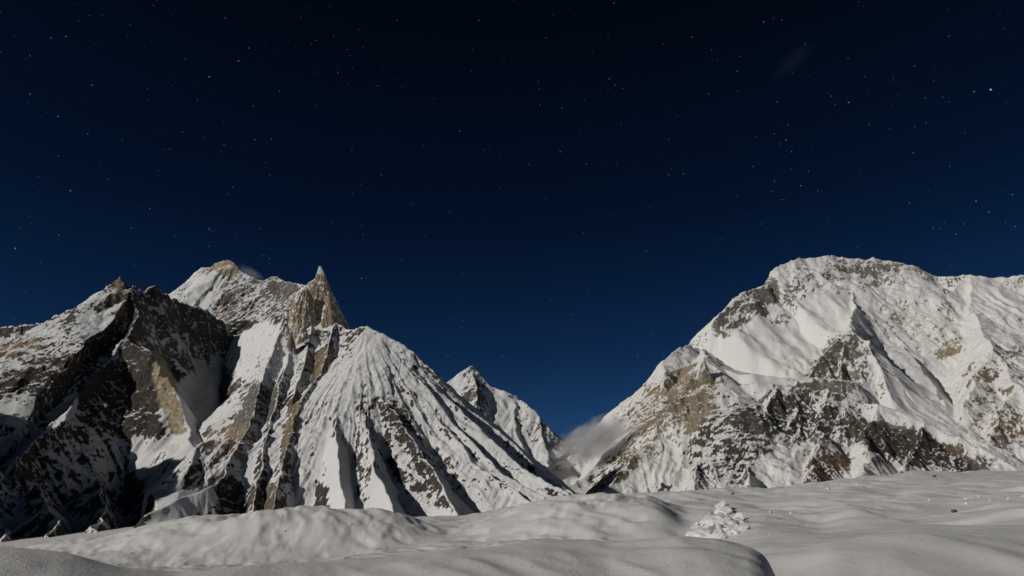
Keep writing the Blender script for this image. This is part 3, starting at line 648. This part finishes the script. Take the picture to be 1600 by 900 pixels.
hx, hy, hz = hit(1118, 838)
heap = link('ice_heap', None, loc=(hx, hy, hz), label='jagged heap of broken white ice blocks on the snow right of centre', cat='ice heap')
rnd = random.Random(4)
ice_meshes = [block_mesh('ice_block', 40 + i, 8, 0.07, 2, 0.25) for i in range(9)]
for me in ice_meshes: me.materials.append(mat_ice)
SPOTS = []
while len(SPOTS) < 90:                                        # a low wedge of rubble lying on the slope, coarser at its upper edge
    u, v = rnd.uniform(1070, 1176), rnd.uniform(788, 846)
    lo_ = 846 - 58 * math.exp(-((u - 1132) / 30.0) ** 2) - 20 * math.exp(-((u - 1095) / 18.0) ** 2)
    if v < lo_ or (u > 1150 and v > 834): continue
    s_ = rnd.choice((3, 4, 6, 8, 10, 12, 14)) * (0.75 + 0.4 * math.exp(-((u - 1118) / 30.0) ** 2))
    if any((u - a) ** 2 + (v - b) ** 2 < (0.5 * (s_ + c)) ** 2 for a, b, c in SPOTS) and rnd.random() < 0.85: continue
    SPOTS.append((u, v, s_))
for (u, v, s_) in SPOTS:
    x, y, z = hit(u, v, 40.0)
    b = link('ice_block', rnd.choice(ice_meshes), parent=heap)
    sc_ = s_ * y / F_PX
    b.location = (x - hx, y - hy, z - hz - 0.1 * sc_)
    b.scale = (sc_ * rnd.uniform(0.9, 1.3), sc_ * rnd.uniform(0.8, 1.2), sc_ * rnd.uniform(0.7, 1.1))
    b.rotation_euler = (rnd.uniform(0, 6), rnd.uniform(0, 6), rnd.uniform(0, 6))

import bmesh
for (u, v, su, sv) in ((1100, 838, 26, 13), (1128, 822, 26, 17), (1134, 803, 18, 12), (1150, 818, 20, 9)):      # packed snow between the blocks
    bm = bmesh.new(); bmesh.ops.create_icosphere(bm, subdivisions=4, radius=1.0)
    for vtx in bm.verts:
        c = vtx.co
        vtx.co *= 1 + 0.28 * float(perlin(np.float32(c.x * 2.3 + u), np.float32(c.z * 2.3 + c.y * 1.7), 3)) + 0.16 * float(perlin(np.float32(c.x * 6 + u), np.float32(c.z * 6 + c.y * 5), 5))
    me = bpy.data.meshes.new('packed_snow'); bm.to_mesh(me); bm.free()
    me.polygons.foreach_set('use_smooth', np.ones(len(me.polygons), bool))
    x, y, z = hit(u, v, 40.0); k = y / F_PX
    b = link('packed_snow', me, mat_ice, parent=heap)
    b.location = (x - hx, y - hy, z - hz - 0.25 * sv * k); b.scale = (su * k, su * k * 0.8, sv * k)
for i, (u, v, s_, lab) in enumerate(((1492, 801, 5.5, 'dark grey boulder on the snow slope at the far right, larger of two'), (1460, 746, 2.8, 'tiny dark stone near the top of the right snow slope'), (1145, 773, 2.6, 'tiny dark stone on the snow behind the ice heap'))):
    x, y, z = hit(u, v)
    k = y / F_PX
    me = block_mesh('boulder', 80 + i, 8, 0.06); me.materials.append(mat_stone)
    o = link('boulder', me, loc=(x, y, z + 0.35 * s_ * k), label=lab, cat='boulder', group='dark stones on the glacier')
    o.scale = (s_ * k * 1.1, s_ * k, s_ * k * 0.8); o.rotation_euler = (0.3, 0.2, i)

lump_meshes = [block_mesh('ice_lump', 60 + i, 6, 0.05, 1) for i in range(4)]
for me in lump_meshes: me.materials.append(mat_ice)
LUMPS = [(1295, 765, 4, 'white ice lump alone high on the snow between the ice heap and the dark boulder'), (1236, 803, 3.5, 'white ice lump on the snow a little right of the ice heap'), (1251, 790, 2.5, 'tiny white ice lump right of the ice heap, level with its top'),
    (1510, 788, 4, 'largest of the white ice lumps just above and right of the dark boulder'), (1509, 780, 2.5, 'small white ice lump directly above a larger lump near the dark boulder'), (1530, 777, 3.5, 'bright ice lump right of and above the dark boulder, middle of a loose row'), (1547, 783, 2.5, 'tiny ice lump in the loose row right of the dark boulder, lowest of the row'),
    (1576, 780, 3.5, 'bright ice lump close to the right edge, left of the outermost one'), (1585, 769, 3, 'highest of the ice lumps close to the right edge'), (1598, 776, 2.5, 'ice lump cut by the right edge of the picture'), (1426, 741, 3, 'small ice lump on the skyline crest below the dark rock band at right'),
    (1203, 836, 3, 'ice lump low on the smooth drift right of the ice heap'), (547, 820, 3.5, 'ice lump in the middle of the left mound face'), (446, 831, 3, 'ice lump on the left mound face, lowest and farthest left'), (439, 807, 2.5, 'tiny ice lump near the crest of the left mound'), (585, 804, 2.5, 'tiny ice lump on the left mound, farthest right near its crest'),
    (797, 799, 3, 'single ice lump on the left shoulder of the middle mound'), (1226, 760, 2.5, 'tiny ice lump on the snow crest above the ice heap'), (1340, 757, 2.5, 'tiny ice lump high on the right slope, left of the tiny dark stone'), (1452, 782, 3, 'ice lump on the snow left of the dark boulder'), (1205, 802, 4, 'white ice lump nearest to the right side of the ice heap')]
for i, (u, v, s_, lab) in enumerate(LUMPS):
    x, y, z = hit(u, v)
    k = y / F_PX
    o = link('ice_lump', lump_meshes[i % 4], loc=(x, y, z + 0.15 * s_ * k), cat='ice lump', group='bright ice lumps on the glacier', label=lab)
    o.scale = (s_ * k * 1.2, s_ * k * 0.9, s_ * k * 0.6); o.rotation_euler = (0.2 * i, 0.4, i * 1.3)

# ------------------------------------------------------------------ clouds
def cloud_material(name, dens, noise_scale, soft, amp, col=(0.92, 0.92, 0.93)):
    m = bpy.data.materials.new(name); m.use_nodes = True
    n, l = m.node_tree.nodes, m.node_tree.links
    n.remove(n['Principled BSDF'])
    pv = n.new('ShaderNodeVolumePrincipled'); pv.inputs['Color'].default_value = (*col, 1); pv.inputs['Anisotropy'].default_value = 0.2
    tc = n.new('ShaderNodeTexCoord')
    ln = n.new('ShaderNodeVectorMath'); ln.operation = 'LENGTH'; l.new(tc.outputs['Object'], ln.inputs[0])
    nz = n.new('ShaderNodeTexNoise'); nz.inputs['Scale'].default_value = noise_scale; nz.inputs['Detail'].default_value = 5; nz.inputs['Roughness'].default_value = 0.6
    l.new(tc.outputs['Object'], nz.inputs['Vector'])
    a = n.new('ShaderNodeMath'); a.operation = 'MULTIPLY_ADD'; l.new(nz.outputs['Fac'], a.inputs[0]); a.inputs[1].default_value = amp; a.inputs[2].default_value = -amp * 0.5
    b = n.new('ShaderNodeMath'); b.operation = 'SUBTRACT'; l.new(a.outputs[0], b.inputs[0]); l.new(ln.outputs['Value'], b.inputs[1])
    mr = n.new('ShaderNodeMapRange'); mr.interpolation_type = 'SMOOTHSTEP'; l.new(b.outputs[0], mr.inputs['Value'])
    mr.inputs['From Min'].default_value = -0.95; mr.inputs['From Max'].default_value = -0.95 + soft; mr.inputs['To Max'].default_value = dens
    l.new(mr.outputs[0], pv.inputs['Density'])
    l.new(pv.outputs[0], n['Material Output'].inputs['Volume'])
    return m

def puff(name, u, v, Y, ru, rv, depth, tilt, mat, label=None, parent=None):
    import bmesh
    bm = bmesh.new(); bmesh.ops.create_icosphere(bm, subdivisions=4, radius=1.0)
    me = bpy.data.meshes.new(name); bm.to_mesh(me); bm.free()
    k = Y / F_PX
    o = link(name, me, mat, label=label, cat='cloud' if label else None, loc=at(u, v, Y), parent=parent)
    o.scale = (ru * k, depth, rv * k); o.rotation_euler = (0, math.radians(tilt), 0)
    return o
mat_cloud = cloud_material('valley_cloud', 0.016, 3.0, 0.6, 1.7, (0.88, 0.88, 0.89))
mat_plume = cloud_material('snow_plume', 0.0022, 1.6, 0.95, 0.8)
mat_wisp = cloud_material('thin_wisp', 0.00003, 1.3, 0.95, 0.6)
puff('cloud', 926, 688, 5950, 78, 34, 150, -24, mat_cloud, 'grey cloud clinging to the ridge in the gap by the distant peak')
puff('snow_plume', 392, 427, 6350, 34, 12, 120, 28, mat_plume, 'faint plume of snow blowing off the tan domed summit')
puff('wisp', 1240, 95, 16000, 80, 24, 500, -38, mat_wisp, 'very faint wisp of high cloud in the upper right sky')

# ------------------------------------------------------------------ stars
STARS = [(80, 59, .6), (103, 57, .7), (47, 87, .5), (47, 147, .6), (144, 133, .7), (91, 182, .6), (110, 298, .8), (137, 209, .5), (327, 120, .9), (290, 92, .5), (373, 95, .6), (352, 28, .6), (389, 75, .6), (372, 95, .5), (437, 142, .5), (494, 63, .5), (327, 358, .8), (327, 385, .6), (92, 367, .6), (24, 388, .9), (205, 357, .5), (234, 326, .6), (273, 369, .5), (45, 338, .4), (63, 410, .5), (265, 233, .5), (285, 206, .5), (398, 218, .6), (424, 217, .5), (350, 227, .5), (396, 165, .5), (422, 273, .5), (364, 292, .5), (356, 303, .4), (415, 254, .4), (410, 399, .5), (421, 404, .6), (565, 435, .8), (567, 366, .5), (565, 352, .5), (519, 347, .5), (596, 273, .6), (642, 320, .4), (590, 134, .6), (718, 205, .8), (620, 32, .5), (748, 32, .6), (550, 234, .5), (493, 165, .4), (661, 228, .4), (757, 234, .4), (551, 302, .4), (628, 407, .5), (703, 330, .4), (723, 428, .4), (528, 114, .5), (678, 154, .4), (959, 5, .7), (1193, 34, .7), (1222, 31, .5), (1081, 58, .7), (1112, 78, .5), (1152, 111, .6), (1157, 88, .5), (1258, 68, .6), (1325, 91, .5), (1429, 103, .6), (1548, 140, 1.6), (1522, 143, .8), (1298, 150, .6), (1326, 160, .8), (1305, 163, .5), (1429, 198, .5), (1446, 153, .5), (1447, 192, .5), (1473, 152, .5), (1482, 15, .4), (1482, 57, .5), (1358, 195, .5), (1390, 202, .5), (1231, 195, .5), (1228, 219, .7), (1237, 237, .7), (1220, 225, .5), (1210, 209, .6), (1182, 214, .5), (1177, 260, .6), (1263, 267, .5), (1107, 147, .6), (1153, 142, .4), (1214, 159, .6), (952, 123, .7), (961, 133, .6), (973, 138, .5), (853, 59, .5), (841, 127, .5), (843, 139, .5), (844, 164, .5), (878, 169, .6), (827, 257, .6), (876, 237, .6), (916, 256, .6), (1045, 273, .6), (1068, 272, .7), (1045, 217, .5), (1210, 283, .7), (1206, 299, .5), (1251, 290, .7), (1222, 312, .6), (1278, 298, .5), (1427, 239, .6), (1484, 260, .5), (1421, 317, .6), (1525, 314, .8), (1545, 331, .7), (1582, 304, .7), (1586, 354, .6), (1494, 366, .7), (1458, 357, .5), (1468, 357, .5), (1506, 350, .5), (1188, 350, .5), (1113, 375, .5), (1010, 392, .6), (950, 370, .4), (911, 364, .4), (904, 418, .4), (1341, 386, .4), (1183, 415, .4), (866, 420, .4), (1102, 490, .5), (1020, 522, .5), (996, 555, .6), (1036, 553, .4), (910, 578, .5), (873, 587, .4), (785, 557, .6), (700, 556, .6), (858, 564, .4), (717, 467, .4), (894, 492, .5), (840, 488, .4), (803, 0, .4)]
rs = random.Random(12)
n_bright = len(STARS)
for _ in range(1100):
    u, v = rs.uniform(-150, 1750), rs.uniform(-200, 620)
    STARS.append((u, v, 0.1 + 0.32 * rs.random() ** 2.2))
SV, SF, SCc = [], [], []
for (u, v, b) in STARS:
    a_, b_ = (u - 800) / F_PX, (450 - v) / F_PX
    d = Vector((a_, CP - b_ * SP, SP + b_ * CP)).normalized() * 90000
    rr = 90000 / F_PX * (0.42 + 0.38 * b)
    e1 = d.cross(Vector((0, 0, 1))).normalized() * rr; e2 = e1.cross(d).normalized() * rr; e3 = d.normalized() * rr
    i0 = len(SV)
    SV += [d + e1, d - e1, d + e2, d - e2, d + e3, d - e3]
    SF += [[i0 + q for q in f] for f in ((0, 2, 5), (2, 1, 5), (1, 3, 5), (3, 0, 5), (2, 0, 4), (1, 2, 4), (3, 1, 4), (0, 3, 4))]
    w = rs.uniform(0.82, 1.12); e = 0.35 * b ** 1.35
    SCc += [(e * w, e, e * (2.1 - w), 1)] * 6
me = bpy.data.meshes.new('stars'); me.from_pydata(SV, [], SF)
ca = me.attributes.new('glow', 'FLOAT_COLOR', 'POINT'); ca.data.foreach_set('color', np.array(SCc, np.float32).ravel())
mat_star = bpy.data.materials.new('starlight'); mat_star.use_nodes = True
_n, _l = mat_star.node_tree.nodes, mat_star.node_tree.links
_n.remove(_n['Principled BSDF'])
_e = _n.new('ShaderNodeEmission'); _a = _n.new('ShaderNodeAttribute'); _a.attribute_name = 'glow'
_l.new(_a.outputs['Color'], _e.inputs['Color']); _l.new(_e.outputs[0], _n['Material Output'].inputs['Surface'])
mat_star.cycles.emission_sampling = 'NONE'
link('stars', me, mat_star, label='many small faint stars scattered over the dark blue sky', kind='stuff')
